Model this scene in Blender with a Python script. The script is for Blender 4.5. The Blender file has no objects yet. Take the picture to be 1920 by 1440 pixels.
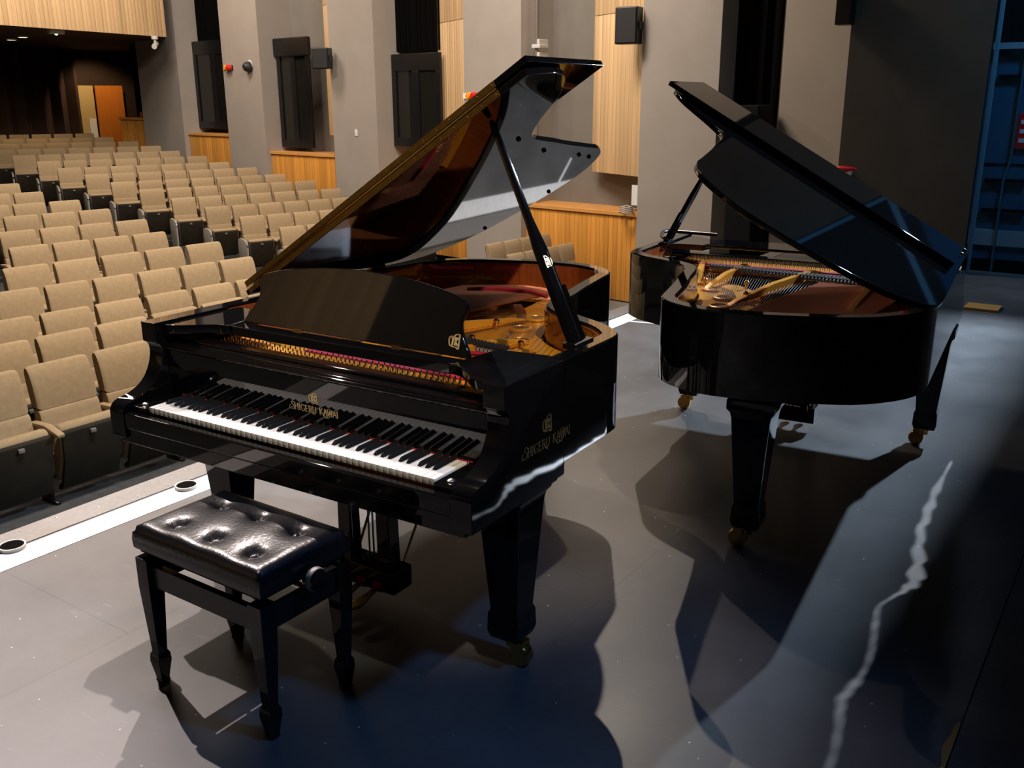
import bpy, bmesh, math, random
from mathutils import Vector, Matrix
random.seed(7)
PI = math.pi
sc = bpy.context.scene
C = sc.collection
# ------------------------------------------------------------------ camera, world, exposure
cam = bpy.data.cameras.new('camera'); camo = bpy.data.objects.new('camera', cam); C.objects.link(camo)
rt = Vector((0.5664, -0.8241, -0.0038)).normalized()
fw = Vector((0.7890, 0.5425, -0.2871)).normalized()
up = rt.cross(fw).normalized(); rt = fw.cross(up).normalized()
camo.matrix_world = Matrix(((rt.x, up.x, -fw.x, 0), (rt.y, up.y, -fw.y, 0), (rt.z, up.z, -fw.z, 1.74), (0, 0, 0, 1)))
cam.sensor_width = 36; cam.sensor_fit = 'HORIZONTAL'; cam.lens = 1778.4 / 1920 * 36; cam.clip_start = .05; cam.clip_end = 200
sc.camera = camo
sc.view_settings.view_transform = 'Standard'; sc.view_settings.look = 'None'
sc.view_settings.exposure = 0.0; sc.view_settings.gamma = 1; sc.view_settings.use_curve_mapping = False
w = bpy.data.worlds.new('world'); sc.world = w; w.use_nodes = True
w.node_tree.nodes['Background'].inputs[0].default_value = (.35, .42, .6, 1)
w.node_tree.nodes['Background'].inputs[1].default_value = .006

def aim(o, loc, tgt):
    o.location = loc; d = Vector(tgt) - Vector(loc)
    o.rotation_euler = d.to_track_quat('-Z', 'Y').to_euler()
def spot(name, loc, tgt, power, col, size, blend=.4, rad=.06):
    l = bpy.data.lights.new(name, 'SPOT'); l.energy = power; l.color = col; l.spot_size = math.radians(size); l.spot_blend = blend; l.shadow_soft_size = rad
    o = bpy.data.objects.new(name, l); C.objects.link(o); aim(o, loc, tgt); return o
def area(name, loc, tgt, power, col, sx, sy, spread=180):
    l = bpy.data.lights.new(name, 'AREA'); l.energy = power; l.color = col; l.shape = 'RECTANGLE'; l.size = sx; l.size_y = sy; l.spread = math.radians(spread)
    o = bpy.data.objects.new(name, l); C.objects.link(o); aim(o, loc, tgt); return o
WARM = (1, .86, .74)
# front-of-house lamps over the auditorium, aimed at the stage front
spot('house_front_lamp', (8.5, 8.7, 11.5), (1.0, 3.2, 0), 9000, (1, .85, .785), 26, 1, .05)
spot('house_front_lamp', (4.6, 11.5, 11.2), (.8, 3.2, 0), 8200, (1, .85, .80), 25, 1, .05)
spot('house_front_lamp', (12.0, 7.0, 9.0), (3.5, 2.3, .8), 1500, (1, .86, .72), 24, .9, .05)
# overhead stage lamp on the pianos
spot('stage_lamp', (.9, -1.0, 5.6), (2.75, 2.2, .9), 950, (1, .84, .66), 24, .5, .06)
# house lights in the auditorium ceiling
area('house_light', (5.0, 3.8, 7.2), (5.4, 9.5, -.8), 400, WARM, 2.5, 1.0, 110)
area('house_light', (9.8, 8.0, 6.4), (12.2, 9.5, 0), 470, WARM, 2.5, 1.2)
area('house_light', (6.5, 13.0, 6.6), (7.6, 15.0, -1), 300, WARM, 2.5, 1.2)
area('house_light', (11.0, 16.0, 6.6), (12.8, 17.0, 0), 300, WARM, 2.5, 1.2)
area('house_light', (-2.5, 9.5, 7.0), (-7.0, 11, 3.5), 130, WARM, 2.0, 1.2, 120)  # added to light the unseen wall boards mirrored in the music desk
# backstage work light (cool) and dim overhead blues
spot('backstage_work_light', (10.8, -.45, 5.0), (4.6, 1.2, 0), 4800, (.62, .79, 1), 58, .5, .10)
spot('wing_leak_lamp', (9.5, -2.0, 3.0), (8.7, -1.60, 2.56), 7000, (.78, .87, 1), 24, .2, .0012)
spot('blue_border_light', (2.6, -2.2, 6.5), (1.5, 1.95, 0), 620, (.14, .40, 1), 32, .9, .25)
area('wing_blue_light', (9.9, .2, 5.0), (10.95, .9, 1.5), 30, (.10, .48, 1), .5, .3, 120)

# ------------------------------------------------------------------ helpers
def nodes(m): m.use_nodes = True; return m.node_tree.nodes, m.node_tree.links
def pbr(name, col, rough=.5, metal=0, spec=.5, coat=0, var=None, scale=8, bump=0, bscale=60, stretch=None, rnd=None, rrough=None):
    m = bpy.data.materials.new(name); n, l = nodes(m); b = n['Principled BSDF']
    b.inputs['Base Color'].default_value = (*col, 1); b.inputs['Roughness'].default_value = rough; b.inputs['Metallic'].default_value = metal
    b.inputs['Specular IOR Level'].default_value = spec
    if coat: b.inputs['Coat Weight'].default_value = coat; b.inputs['Coat Roughness'].default_value = .02
    tc = n.new('ShaderNodeTexCoord'); vec = tc.outputs['Object']
    if stretch:
        mp = n.new('ShaderNodeMapping'); mp.inputs['Scale'].default_value = stretch; l.new(vec, mp.inputs['Vector']); vec = mp.outputs['Vector']
    if rnd and stretch:
        oi = n.new('ShaderNodeObjectInfo'); cb = n.new('ShaderNodeVectorMath'); cb.operation = 'ADD'
        mm = n.new('ShaderNodeMath'); mm.operation = 'MULTIPLY'; mm.inputs[1].default_value = 37; l.new(oi.outputs['Random'], mm.inputs[0])
        l.new(vec, cb.inputs[0]); l.new(mm.outputs[0], cb.inputs[1]); vec = cb.outputs[0]
    src = None
    if var is not None:
        t = n.new('ShaderNodeTexNoise'); t.inputs['Scale'].default_value = scale; t.inputs['Detail'].default_value = 5; l.new(vec, t.inputs['Vector'])
        r = n.new('ShaderNodeValToRGB'); r.color_ramp.elements[0].position = .35; r.color_ramp.elements[1].position = .68
        r.color_ramp.elements[0].color = (*col, 1); r.color_ramp.elements[1].color = (*var, 1); l.new(t.outputs['Fac'], r.inputs['Fac']); src = r.outputs['Color']
    if rnd:
        oi = n.new('ShaderNodeObjectInfo'); mr = n.new('ShaderNodeMapRange'); mr.inputs['To Min'].default_value = rnd[0]; mr.inputs['To Max'].default_value = rnd[1]
        l.new(oi.outputs['Random'], mr.inputs['Value']); hs = n.new('ShaderNodeHueSaturation'); l.new(mr.outputs[0], hs.inputs['Value'])
        if src: l.new(src, hs.inputs['Color'])
        else: hs.inputs['Color'].default_value = (*col, 1)
        src = hs.outputs['Color']
    if src: l.new(src, b.inputs['Base Color'])
    if rrough:
        t2 = n.new('ShaderNodeTexNoise'); t2.inputs['Scale'].default_value = rrough[2]; t2.inputs['Detail'].default_value = 6; l.new(vec, t2.inputs['Vector'])
        m2 = n.new('ShaderNodeMapRange'); m2.inputs['To Min'].default_value = rrough[0]; m2.inputs['To Max'].default_value = rrough[1]; l.new(t2.outputs['Fac'], m2.inputs['Value']); l.new(m2.outputs[0], b.inputs['Roughness'])
    if bump:
        t3 = n.new('ShaderNodeTexNoise'); t3.inputs['Scale'].default_value = bscale; t3.inputs['Detail'].default_value = 4; l.new(vec, t3.inputs['Vector'])
        bp = n.new('ShaderNodeBump'); bp.inputs['Strength'].default_value = bump; bp.inputs['Distance'].default_value = .01; l.new(t3.outputs['Fac'], bp.inputs['Height']); l.new(bp.outputs[0], b.inputs['Normal'])
    return m
M = {}
M['black'] = pbr('polished_ebony', (.0035, .0035, .004), .03, 0, .42, .12)
M['satin'] = pbr('satin_black', (.006, .006, .007), .3)
M['matte'] = pbr('matte_black', (.006, .006, .006), .8, 0, .15)
M['void'] = pbr('black_cloth', (.004, .0038, .0035), 1, 0, .03)
M['maho'] = pbr('inner_rim_mahogany', (.30, .075, .018), .12, 0, .5, .6, (.21, .048, .012), 6, stretch=(14, 14, .6))
M['rimtop'] = pbr('rim_top', (.004, .004, .004), .08, 0, .5, 1)
M['gold'] = pbr('plate_bronze', (.80, .34, .022), .34, .25, .5, 0, (.72, .29, .018), 4, bump=.05, bscale=40)
M['brass'] = pbr('brass', (.72, .45, .14), .22, 1)
M['brassd'] = pbr('hinge_brass', (.40, .24, .055), .38, .9, var=(.32, .18, .04), scale=30)
M['chrome'] = pbr('chrome', (.8, .8, .82), .12, 1)
M['steel'] = pbr('string_steel', (.6, .58, .55), .3, 1)
M['copper'] = pbr('bass_copper', (.52, .17, .07), .32, .85)
M['sound'] = pbr('soundboard_spruce', (.58, .23, .06), .3, 0, .5, .3, (.48, .17, .045), 3, stretch=(3, .4, 1))
M['redfelt'] = pbr('red_felt', (.36, .008, .03), .95)
M['grayfelt'] = pbr('damper_felt', (.45, .43, .42), .9)
M['ivory'] = pbr('white_key', (.86, .85, .81), .12, 0, .5, .4)
M['keyblk'] = pbr('black_key', (.012, .012, .013), .22)
M['goldleaf'] = pbr('gold_lettering', (.92, .68, .30), .35, .25)
M['goldlight'] = pbr('engraved_line', (.20, .14, .05), .35, .6)
M['keyface'] = pbr('key_front', (.80, .79, .75), .3)
M['leather'] = pbr('black_leather', (.006, .006, .008), .30, 0, .6, 0, bump=.12, bscale=90)
M['felt_brown'] = pbr('brown_wood', (.16, .045, .012), .25, 0, .5, .4)
M['fabric'] = pbr('tan_upholstery', (.33, .24, .135), .9, 0, .25, 0, (.375, .275, .16), 26, bump=.25, bscale=260, rnd=(.93, 1.06))
M['fabricdk'] = pbr('tan_upholstery_side', (.31, .225, .125), .9, 0, .25, 0, (.35, .255, .145), 26, bump=.2, bscale=260)
M['shell'] = pbr('seat_shell_brown', (.016, .012, .007), .75, 0, .2, var=(.024, .018, .010), scale=8)
M['panelgrey'] = pbr('seat_panel_grey', (.28, .26, .22), .6)
M['darkgrey'] = pbr('dark_grey_plastic', (.02, .02, .022), .5)
M['carpet'] = pbr('grey_carpet', (.055, .057, .058), .95, 0, .2, 0, (.075, .075, .074), 14, bump=.4, bscale=300)
M['hallfloor'] = pbr('hall_floor_grey', (.13, .126, .112), .65, 0, .4, 0, (.17, .163, .148), 3, bump=.1, bscale=120)
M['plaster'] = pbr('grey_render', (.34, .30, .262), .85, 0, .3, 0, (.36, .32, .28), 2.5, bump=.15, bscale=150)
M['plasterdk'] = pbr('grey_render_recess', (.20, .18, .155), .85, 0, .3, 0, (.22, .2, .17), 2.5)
M['orangewood'] = pbr('wainscot_board', (.78, .36, .065), .4, 0, .5, 0, (.58, .24, .04), 2.2, stretch=(40, 40, .5), rnd=(.82, 1.12))
M['capwood'] = pbr('wainscot_cap', (.74, .36, .10), .4, var=(.64, .29, .08), scale=3, stretch=(2, 2, 20))
M['palewood'] = pbr('pale_wood_board', (.80, .56, .31), .45, 0, .5, 0, (.64, .41, .20), 1.6, stretch=(30, 30, .35), rnd=(.84, 1.08))
M['soffit'] = pbr('dark_soffit', (.035, .017, .011), .8)
M['curtain'] = pbr('brown_curtain', (.035, .014, .008), .9)
M['door'] = pbr('orange_door', (.55, .17, .02), .4, var=(.48, .14, .016), scale=3, stretch=(8, 8, .5))
M['cream'] = pbr('cream_wall', (.55, .40, .17), .8)
M['flat'] = pbr('brown_stage_flat', (.105, .083, .058), .9, 0, .2, 0, (.12, .094, .066), 3)
M['beige'] = pbr('beige_side_wall', (.36, .30, .24), .85, var=(.38, .32, .255), scale=2)
M['bluewall'] = pbr('blue_painted_wall', (.012, .10, .19), .7, var=(.010, .085, .16), scale=3)
M['bluestripe'] = pbr('pale_stripe_paint', (.24, .34, .40), .8)
M['red'] = pbr('red_plastic', (.65, .012, .012), .35)
M['amber'] = pbr('amber_lens', (.85, .34, .02), .3)
M['white'] = pbr('white_paint', (.78, .76, .73), .6)
M['paper'] = pbr('white_plastic', (.8, .8, .78), .5)
M['tape'] = pbr('white_line_paint', (.80, .77, .73), .55, var=(.68, .65, .62), scale=20)
M['trim'] = pbr('grey_metal_trim', (.17, .158, .145), .5, .2, var=(.20, .187, .172), scale=40)
M['glass'] = pbr('dark_glass', (.012, .012, .010), .08)
M['cable'] = pbr('grey_cable', (.42, .36, .29), .7)
M['yellow'] = pbr('yellow_wood', (.62, .33, .08), .5)
M['grille'] = pbr('pale_grille', (.6, .58, .54), .5)
def stage_mat():
    m = bpy.data.materials.new('painted_stage_floor'); n, l = nodes(m); b = n['Principled BSDF']
    tc = n.new('ShaderNodeTexCoord'); geo = n.new('ShaderNodeNewGeometry'); vec = geo.outputs['Position']
    a = n.new('ShaderNodeTexNoise'); a.inputs['Scale'].default_value = 1.3; a.inputs['Detail'].default_value = 7; a.inputs['Roughness'].default_value = .62; l.new(vec, a.inputs['Vector'])
    r = n.new('ShaderNodeValToRGB'); r.color_ramp.elements[0].position = .32; r.color_ramp.elements[1].position = .72
    r.color_ramp.elements[0].color = (.056, .055, .055, 1); r.color_ramp.elements[1].color = (.122, .118, .114, 1); l.new(a.outputs['Fac'], r.inputs['Fac'])
    # scuffs : stretched noise thresholds
    mp = n.new('ShaderNodeMapping'); mp.inputs['Scale'].default_value = (9, 1.4, 1); mp.inputs['Rotation'].default_value = (0, 0, .7); l.new(vec, mp.inputs['Vector'])
    s = n.new('ShaderNodeTexNoise'); s.inputs['Scale'].default_value = 6; s.inputs['Detail'].default_value = 3; l.new(mp.outputs[0], s.inputs['Vector'])
    rs = n.new('ShaderNodeValToRGB'); rs.color_ramp.elements[0].position = .66; rs.color_ramp.elements[1].position = .78; rs.color_ramp.elements[0].color = (0, 0, 0, 1); rs.color_ramp.elements[1].color = (.42, .42, .42, 1); l.new(s.outputs['Fac'], rs.inputs['Fac'])
    mx = n.new('ShaderNodeMix'); mx.data_type = 'RGBA'; l.new(rs.outputs[0], mx.inputs[0]); l.new(r.outputs[0], mx.inputs[6]); mx.inputs[7].default_value = (.20, .20, .20, 1)
    # paint specks
    v = n.new('ShaderNodeTexVoronoi'); v.inputs['Scale'].default_value = 17; l.new(vec, v.inputs['Vector'])
    sp = n.new('ShaderNodeMath'); sp.operation = 'LESS_THAN'; sp.inputs[1].default_value = .055; l.new(v.outputs['Distance'], sp.inputs[0])
    sel = n.new('ShaderNodeMath'); sel.operation = 'GREATER_THAN'; sel.inputs[1].default_value = .55
    sx = n.new('ShaderNodeSeparateColor'); l.new(v.outputs['Color'], sx.inputs[0]); l.new(sx.outputs[0], sel.inputs[0])
    mu = n.new('ShaderNodeMath'); mu.operation = 'MULTIPLY'; l.new(sp.outputs[0], mu.inputs[0]); l.new(sel.outputs[0], mu.inputs[1])
    mx2 = n.new('ShaderNodeMix'); mx2.data_type = 'RGBA'; l.new(mu.outputs[0], mx2.inputs[0]); l.new(mx.outputs[2], mx2.inputs[6]); mx2.inputs[7].default_value = (.62, .58, .52, 1)
    l.new(mx2.outputs[2], b.inputs['Base Color'])
    rr = n.new('ShaderNodeMapRange'); rr.inputs['To Min'].default_value = .30; rr.inputs['To Max'].default_value = .52; l.new(a.outputs['Fac'], rr.inputs['Value']); l.new(rr.outputs[0], b.inputs['Roughness'])
    b.inputs['Specular IOR Level'].default_value = .45
    bp = n.new('ShaderNodeBump'); bp.inputs['Strength'].default_value = .08; bp.inputs['Distance'].default_value = .01; l.new(a.outputs['Fac'], bp.inputs['Height']); l.new(bp.outputs[0], b.inputs['Normal'])
    return m
M['stage'] = stage_mat()

class MB:
    def __init__(s): s.v = []; s.f = []; s.m = []
    def add(s, vs, fs, mi=0):
        o = len(s.v); s.v += [tuple(p) for p in vs]; s.f += [tuple(i + o for i in f) for f in fs]; s.m += [mi] * len(fs); return s
    def box(s, x0, x1, y0, y1, z0, z1, mi=0):
        return s.add([(x0, y0, z0), (x1, y0, z0), (x1, y1, z0), (x0, y1, z0), (x0, y0, z1), (x1, y0, z1), (x1, y1, z1), (x0, y1, z1)],
                     [(0, 3, 2, 1), (4, 5, 6, 7), (0, 1, 5, 4), (1, 2, 6, 5), (2, 3, 7, 6), (3, 0, 4, 7)], mi)
    def prism(s, poly, fn0, fn1, mi=0):            # poly: list of 2d points, fn0/fn1 map to 3d ends
        n = len(poly); vs = [fn0(*p) for p in poly] + [fn1(*p) for p in poly]
        return s.add(vs, [tuple(range(n - 1, -1, -1)), tuple(range(n, 2 * n))] + [(i, (i + 1) % n, n + (i + 1) % n, n + i) for i in range(n)], mi)
    def tube(s, pts, r, k=8, mi=0, caps=True):
        P = [Vector(p) for p in pts]; rs = r if isinstance(r, (list, tuple)) else [r] * len(P); vs = []; fs = []
        for i, p in enumerate(P):
            t = (P[min(i + 1, len(P) - 1)] - P[max(i - 1, 0)]).normalized(); a = t.orthogonal().normalized() if i == 0 else (a - t * a.dot(t)).normalized(); b = t.cross(a)
            for j in range(k): vs.append(p + (a * math.cos(2 * PI * j / k) + b * math.sin(2 * PI * j / k)) * rs[i])
        for i in range(len(P) - 1):
            for j in range(k): fs.append((i * k + j, i * k + (j + 1) % k, (i + 1) * k + (j + 1) % k, (i + 1) * k + j))
        if caps: fs += [tuple(range(k - 1, -1, -1)), tuple(range((len(P) - 1) * k, len(P) * k))]
        return s.add(vs, fs, mi)
    def lathe(s, prof, c, axis='z', k=16, mi=0):
        vs = []; fs = []
        for (r, h) in prof:
            for j in range(k):
                a = 2 * PI * j / k; x, y = r * math.cos(a), r * math.sin(a)
                vs.append({'z': (c[0] + x, c[1] + y, c[2] + h), 'x': (c[0] + h, c[1] + x, c[2] + y), 'y': (c[0] + y, c[1] + h, c[2] + x)}[axis])
        n = len(prof)
        for i in range(n - 1):
            for j in range(k): fs.append((i * k + j, i * k + (j + 1) % k, (i + 1) * k + (j + 1) % k, (i + 1) * k + j))
        fs += [tuple(range(k - 1, -1, -1)), tuple(range((n - 1) * k, n * k))]
        return s.add(vs, fs, mi)
    def sect(s, rings, mi=0, close=True):          # loft between rings (lists of equal length)
        n = len(rings[0]); vs = [p for r in rings for p in r]; fs = []
        for i in range(len(rings) - 1):
            for j in range(n): fs.append((i * n + j, i * n + (j + 1) % n, (i + 1) * n + (j + 1) % n, (i + 1) * n + j))
        if close: fs += [tuple(range(n - 1, -1, -1)), tuple(range((len(rings) - 1) * n, len(rings) * n))]
        return s.add(vs, fs, mi)
    def mesh(s, name, mats, bev=0, seg=2, ang=35, smooth=True):
        me = bpy.data.meshes.new(name); me.from_pydata([tuple(v) for v in s.v], [], s.f)
        mats = mats if isinstance(mats, (list, tuple)) else [mats]
        for m in mats: me.materials.append(m)
        for p, i in zip(me.polygons, s.m): p.material_index = i
        bm = bmesh.new(); bm.from_mesh(me); bmesh.ops.recalc_face_normals(bm, faces=bm.faces)
        if bev:
            ed = [e for e in bm.edges if len(e.link_faces) == 2 and e.calc_face_angle(0) > math.radians(ang)]
            bmesh.ops.bevel(bm, geom=ed, offset=bev, segments=seg, profile=.5, affect='EDGES', clamp_overlap=True)
        for f in bm.faces: f.smooth = smooth
        bm.to_mesh(me); bm.free()
        if smooth: me.set_sharp_from_angle(angle=math.radians(38))
        return me
def link(name, data, parent=None, loc=None, rz=None):
    o = bpy.data.objects.new(name, data); C.objects.link(o)
    if parent: o.parent = parent
    if loc is not None: o.location = loc
    if rz is not None: o.rotation_euler = (0, 0, rz)
    return o
def obj(name, mb, mats, parent=None, bev=0, seg=2, ang=35, smooth=True):
    o = link(name, mb.mesh(name, mats, bev, seg, ang, smooth), parent)
    if bev and smooth:
        wn = o.modifiers.new('weighted_normal', 'WEIGHTED_NORMAL'); wn.weight = 90; wn.keep_sharp = True; wn.mode = 'FACE_AREA'
    return o
def tag(o, label, cat, group=None):
    o['label'] = label; o['category'] = cat
    if group: o['group'] = group
    return o
def thing(name, label, cat, loc=(0, 0, 0), rz=0, group=None): return tag(link(name, None, None, loc, rz), label, cat, group)
def struct(o): o['kind'] = 'structure'; return o
def stuff(o): o['kind'] = 'stuff'; return o
def spline(pts, n=6):
    P = [Vector((*p, 0)) if len(p) == 2 else Vector(p) for p in pts]; out = []
    for i in range(len(P) - 1):
        a, b, c, d = P[max(i - 1, 0)], P[i], P[i + 1], P[min(i + 2, len(P) - 1)]
        for k in range(n):
            t = k / n; out.append(.5 * ((2 * b) + (c - a) * t + (2 * a - 5 * b + 4 * c - d) * t * t + (3 * b - a - 3 * c + d) * t ** 3))
    out.append(P[-1]); return [(p.x, p.y) if len(pts[0]) == 2 else tuple(p) for p in out]
ORD = ['first', 'second', 'third', 'fourth', 'fifth', 'sixth', 'seventh', 'eighth', 'ninth', 'tenth', 'eleventh', 'twelfth', 'thirteenth', 'fourteenth', 'fifteenth', 'sixteenth', 'seventeenth']

# ------------------------------------------------------------------ setting : stage floor
def plane_struct(name, mb, mat): return struct(obj(name, mb, mat, smooth=False))
floor = plane_struct('floor', MB().box(-4, 13.2, -6, 3.82, -.30, -.012), M['matte'])
ys = [-5.84, -4.62, -3.40, -2.18, -.96, .26, 1.48, 2.70, 3.66]
xs0 = [-4, -1.75, .69, 3.13, 5.57, 8.01, 10.45, 13.2]
for j in range(len(ys) - 1):
    off = 1.22 if j % 2 else 0; xs = [-4] + [x + off - .3 for x in xs0[1:-1]] + [13.2]
    for i in range(len(xs) - 1):
        if xs[i + 1] < -.5 and j < 3: continue
        g = .0003; g0 = .002 if abs(ys[j] - .26) < .01 else g; g1 = .002 if abs(ys[j + 1] - .26) < .01 else g
        obj('floor_panel', MB().box(xs[i] + g, xs[i + 1] - g, ys[j] + g0, ys[j + 1] - g1, -.012, 0), M['stage'], floor, smooth=False)
e = plane_struct('trim_1', MB().box(-4, 13.2, 3.66, 3.82, -.30, .003), M['trim'])
for sx in range(14):
    x = 1.0 + .5 * sx
    for k in range(3): e2 = obj('screw', MB().lathe([(.006, .003), (.005, .0045)], (x + .17 * k, 3.69 + .10 * ((k * 2 + sx) % 3) / 2, 0), k=8), M['steel'], e)
tag(obj('stage_line', MB().box(-3, 7.44, 3.495, 3.645, .0002, .0018), M['tape'], smooth=False), 'broad white line painted along the front edge of the stage', 'floor marking')
tag(obj('tape_mark', MB().add([(6.762, 3.535, .0012), (6.80, 3.535, .0012), (6.852, 3.28, .0012), (6.818, 3.28, .0012), (6.762, 3.535, .0), (6.80, 3.535, .0), (6.852, 3.28, .0), (6.818, 3.28, .0)], [(0, 1, 2, 3), (7, 6, 5, 4), (0, 4, 5, 1), (1, 5, 6, 2), (2, 6, 7, 3), (3, 7, 4, 0)]), M['tape'], smooth=False), 'short strip of white tape on the floor between the two pianos', 'tape')
for i, (x, y, lb) in enumerate([(2.535, 3.60, 'black floor socket with pale rim on the white line behind the bench'), (1.735, 3.66, 'black floor socket cut by the left edge of the photo')]):
    t = thing('floor_socket', lb, 'socket', (x, y, 0), 0, 'round floor sockets along the stage edge')
    obj('ring', MB().lathe([(.052, .002), (.052, .016), (.046, .016), (.044, .012)], (0, 0, 0), k=24), M['grille'], t)
    obj('cup', MB().lathe([(.046, .003), (.046, .014), (.001, .0135)], (0, 0, 0), k=24), M['void'], t)
# paint chip along a floor seam, orange block
tag(obj('bare_wood_chip', MB().prism(spline([(0, 0), (.06, .012), (.12, .004), (.2, .018), (.27, .01), (.34, .004), (.34, -.004), (.17, -.006), (0, -.004)], 3)[:-1], lambda a, b: (2.33 + a, .268 + b, .0), lambda a, b: (2.33 + a, .268 + b, .0006)), M['yellow'], smooth=False), 'chipped strip of bare orange wood along a dark floor seam', 'floor mark')
tag(obj('wood_offcut', MB().box(8.78, 9.02, 1.06, 1.33, .0, .022), M['yellow'], bev=.003), 'flat yellow wooden offcut lying by the blue wing', 'offcut')

# ------------------------------------------------------------------ setting : auditorium
SEAT_H = 1.02
A = [(3.491, 6.711, -.133, -.02, .545, 1, 3), (3.993, 7.443, -.112, -.04, .535, 1, 5), (4.492, 8.243, -.104, -.09, .520, 1, 6), (5.105, 9.211, -.046, -.11, .505, 1, 5), (5.172, 10.109, .032, -.10, .545, 0, 5),
     (5.816, 11.151, .091, -.15, .505, 0, 4), (6.770, 12.135, .142, -.17, .505, 1, 3), (6.923, 13.297, .205, -.19, .515, 0, 3), (7.711, 14.479, .241, -.19, .530, 1, 2), (7.898, 15.817, .294, -.23, .515, 0, 2), (8.227, 17.127, .350, -.25, .515, -1, 2)]
B = [(10.381, 11.6, -.192, -.28, .480, 0, 6), (10.435, 12.6, -.095, -.31, .480, 0, 7), (10.534, 13.6, -.008, -.32, .480, 0, 7), (10.606, 14.6, .086, -.36, .475, 0, 7), (10.666, 15.6, .187, -.37, .500, 0, 7), (10.76, 16.6, .266, -.36, .505, 0, 7),
     (10.867, 17.6, .363, -.37, .505, 0, 7), (10.906, 18.6, .450, -.41, .505, 0, 7), (11.068, 19.6, .544, -.41, .510, 0, 7), (11.109, 20.6, .634, -.44, .505, 0, 7), (11.183, 21.6, .715, -.42, .525, 0, 7), (11.844, 22.6, .793, -.46, .53, 0, 6), (12.557, 23.6, .866, -.47, .515, 0, 5), (12.689, 24.6, .936, -.46, .51, 0, 5)]
CR = [(11.16, 7.72, -.40, -.10, .40, 0, 4), (11.42, 8.27, -.325, -.07, .40, 0, 4)]
plane_struct('floor_hall', MB().box(-6, 18, 3.82, 40, -1.7, -1.32), M['hallfloor'])
def tier_mesh(rows, l, r, sc_=1.0):
    mb = MB()
    for k, (x, y, z, ph, pc, n0, n) in enumerate(rows):
        zf = z - SEAT_H * sc_; nx = rows[k + 1][1] - y if k + 1 < len(rows) else 1.0
        c, s_ = math.cos(ph), math.sin(ph)
        def q(a, b, zz): return (x + a * c - b * s_, y + a * s_ + b * c, zz)
        a0, a1, b0, b1 = -l, n * pc + r, -.42, nx * math.cos(ph) - .40
        zb = zf - .45
        mb.add([q(a0, b0, zb), q(a1, b0, zb), q(a1, b1, zb), q(a0, b1, zb), q(a0, b0, zf), q(a1, b0, zf), q(a1, b1, zf), q(a0, b1, zf)], [(0, 3, 2, 1), (4, 5, 6, 7), (0, 1, 5, 4), (1, 2, 6, 5), (2, 3, 7, 6), (3, 0, 4, 7)])
    return mb
plane_struct('floor_tiers_centre', tier_mesh(A, 4.5, .10), M['carpet'])
plane_struct('floor_tiers_side', tier_mesh(B, 1.4, .5, .9), M['carpet'])
plane_struct('floor_tiers_front', tier_mesh(CR, .5, .3, .8), M['carpet'])
plane_struct('floor_front_strip', MB().box(-6, 12.9, 5.0, 6.32, -1.32, -1.30), M['hallfloor'])

# wall on the audience's side, running back from the stage in pillared bays
WO = Vector((12.9, 6.5, 0)); WD = Vector((.134, .991, 0)).normalized(); WN = Vector((.991, -.134, 0)).normalized()
def W(s, d, z): p = WO + WD * s + WN * d; return (p.x, p.y, z)
def wbox(s0, s1, d0, d1, z0, z1, mb=None):
    mb = mb or MB(); return mb.add([W(s0, d0, z0), W(s1, d0, z0), W(s1, d1, z0), W(s0, d1, z0), W(s0, d0, z1), W(s1, d0, z1), W(s1, d1, z1), W(s0, d1, z1)],
                                  [(0, 3, 2, 1), (4, 5, 6, 7), (0, 1, 5, 4), (1, 2, 6, 5), (2, 3, 7, 6), (3, 0, 4, 7)])
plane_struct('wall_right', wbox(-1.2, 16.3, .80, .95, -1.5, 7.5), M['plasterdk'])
PIL = [(-1.18, .10), (2.42, 3.71), (6.02, 7.34), (9.69, 11.11), (13.0, 14.9)]
for a, b in PIL: struct(obj('wall_pillar', wbox(a, b, 0, .85, -1.5, 7.5), M['plaster'], bev=.01))
struct(obj('baseboard_right', wbox(-1.2, .115, -.015, .5, -1.32, -1.19), M['darkgrey']))
wz = WD.to_2d().angle_signed(Vector((1, 0)))
WROT = math.atan2(WD.y, WD.x)
def board_mesh(name, wd, h, th, mat, bev=.003): return MB().box(0, wd - .004, 0, th, 0, h).mesh(name, mat, bev)
def wainscot(s0, s1, z0, z1, d):
    t = struct(link('wall_wainscot', None, None, W(s0, d, z0), WROT))
    n = max(3, int((s1 - s0) / .085)); wd = (s1 - s0) / n; me = board_mesh('board', wd, z1 - z0 - .05, .03, M['orangewood'])
    for i in range(n): link('board', me, t, (i * wd, -.03, 0))
    obj('backing', MB().box(0, s1 - s0, -.08, -.032, 0, z1 - z0 - .05), M['soffit'], t)
    obj('cap', MB().box(-.02, s1 - s0 + .02, -.75, .03, z1 - z0 - .055, z1 - z0), M['capwood'], t, bev=.006)
wainscot(.10, 2.42, -1.30, .08, .12); wainscot(3.71, 6.02, -1.0, .40, .12); wainscot(7.34, 9.69, -.75, .70, .12); wainscot(11.11, 13.0, -.40, 1.02, .12); wainscot(14.9, 16.35, .0, 1.34, .12)
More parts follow.
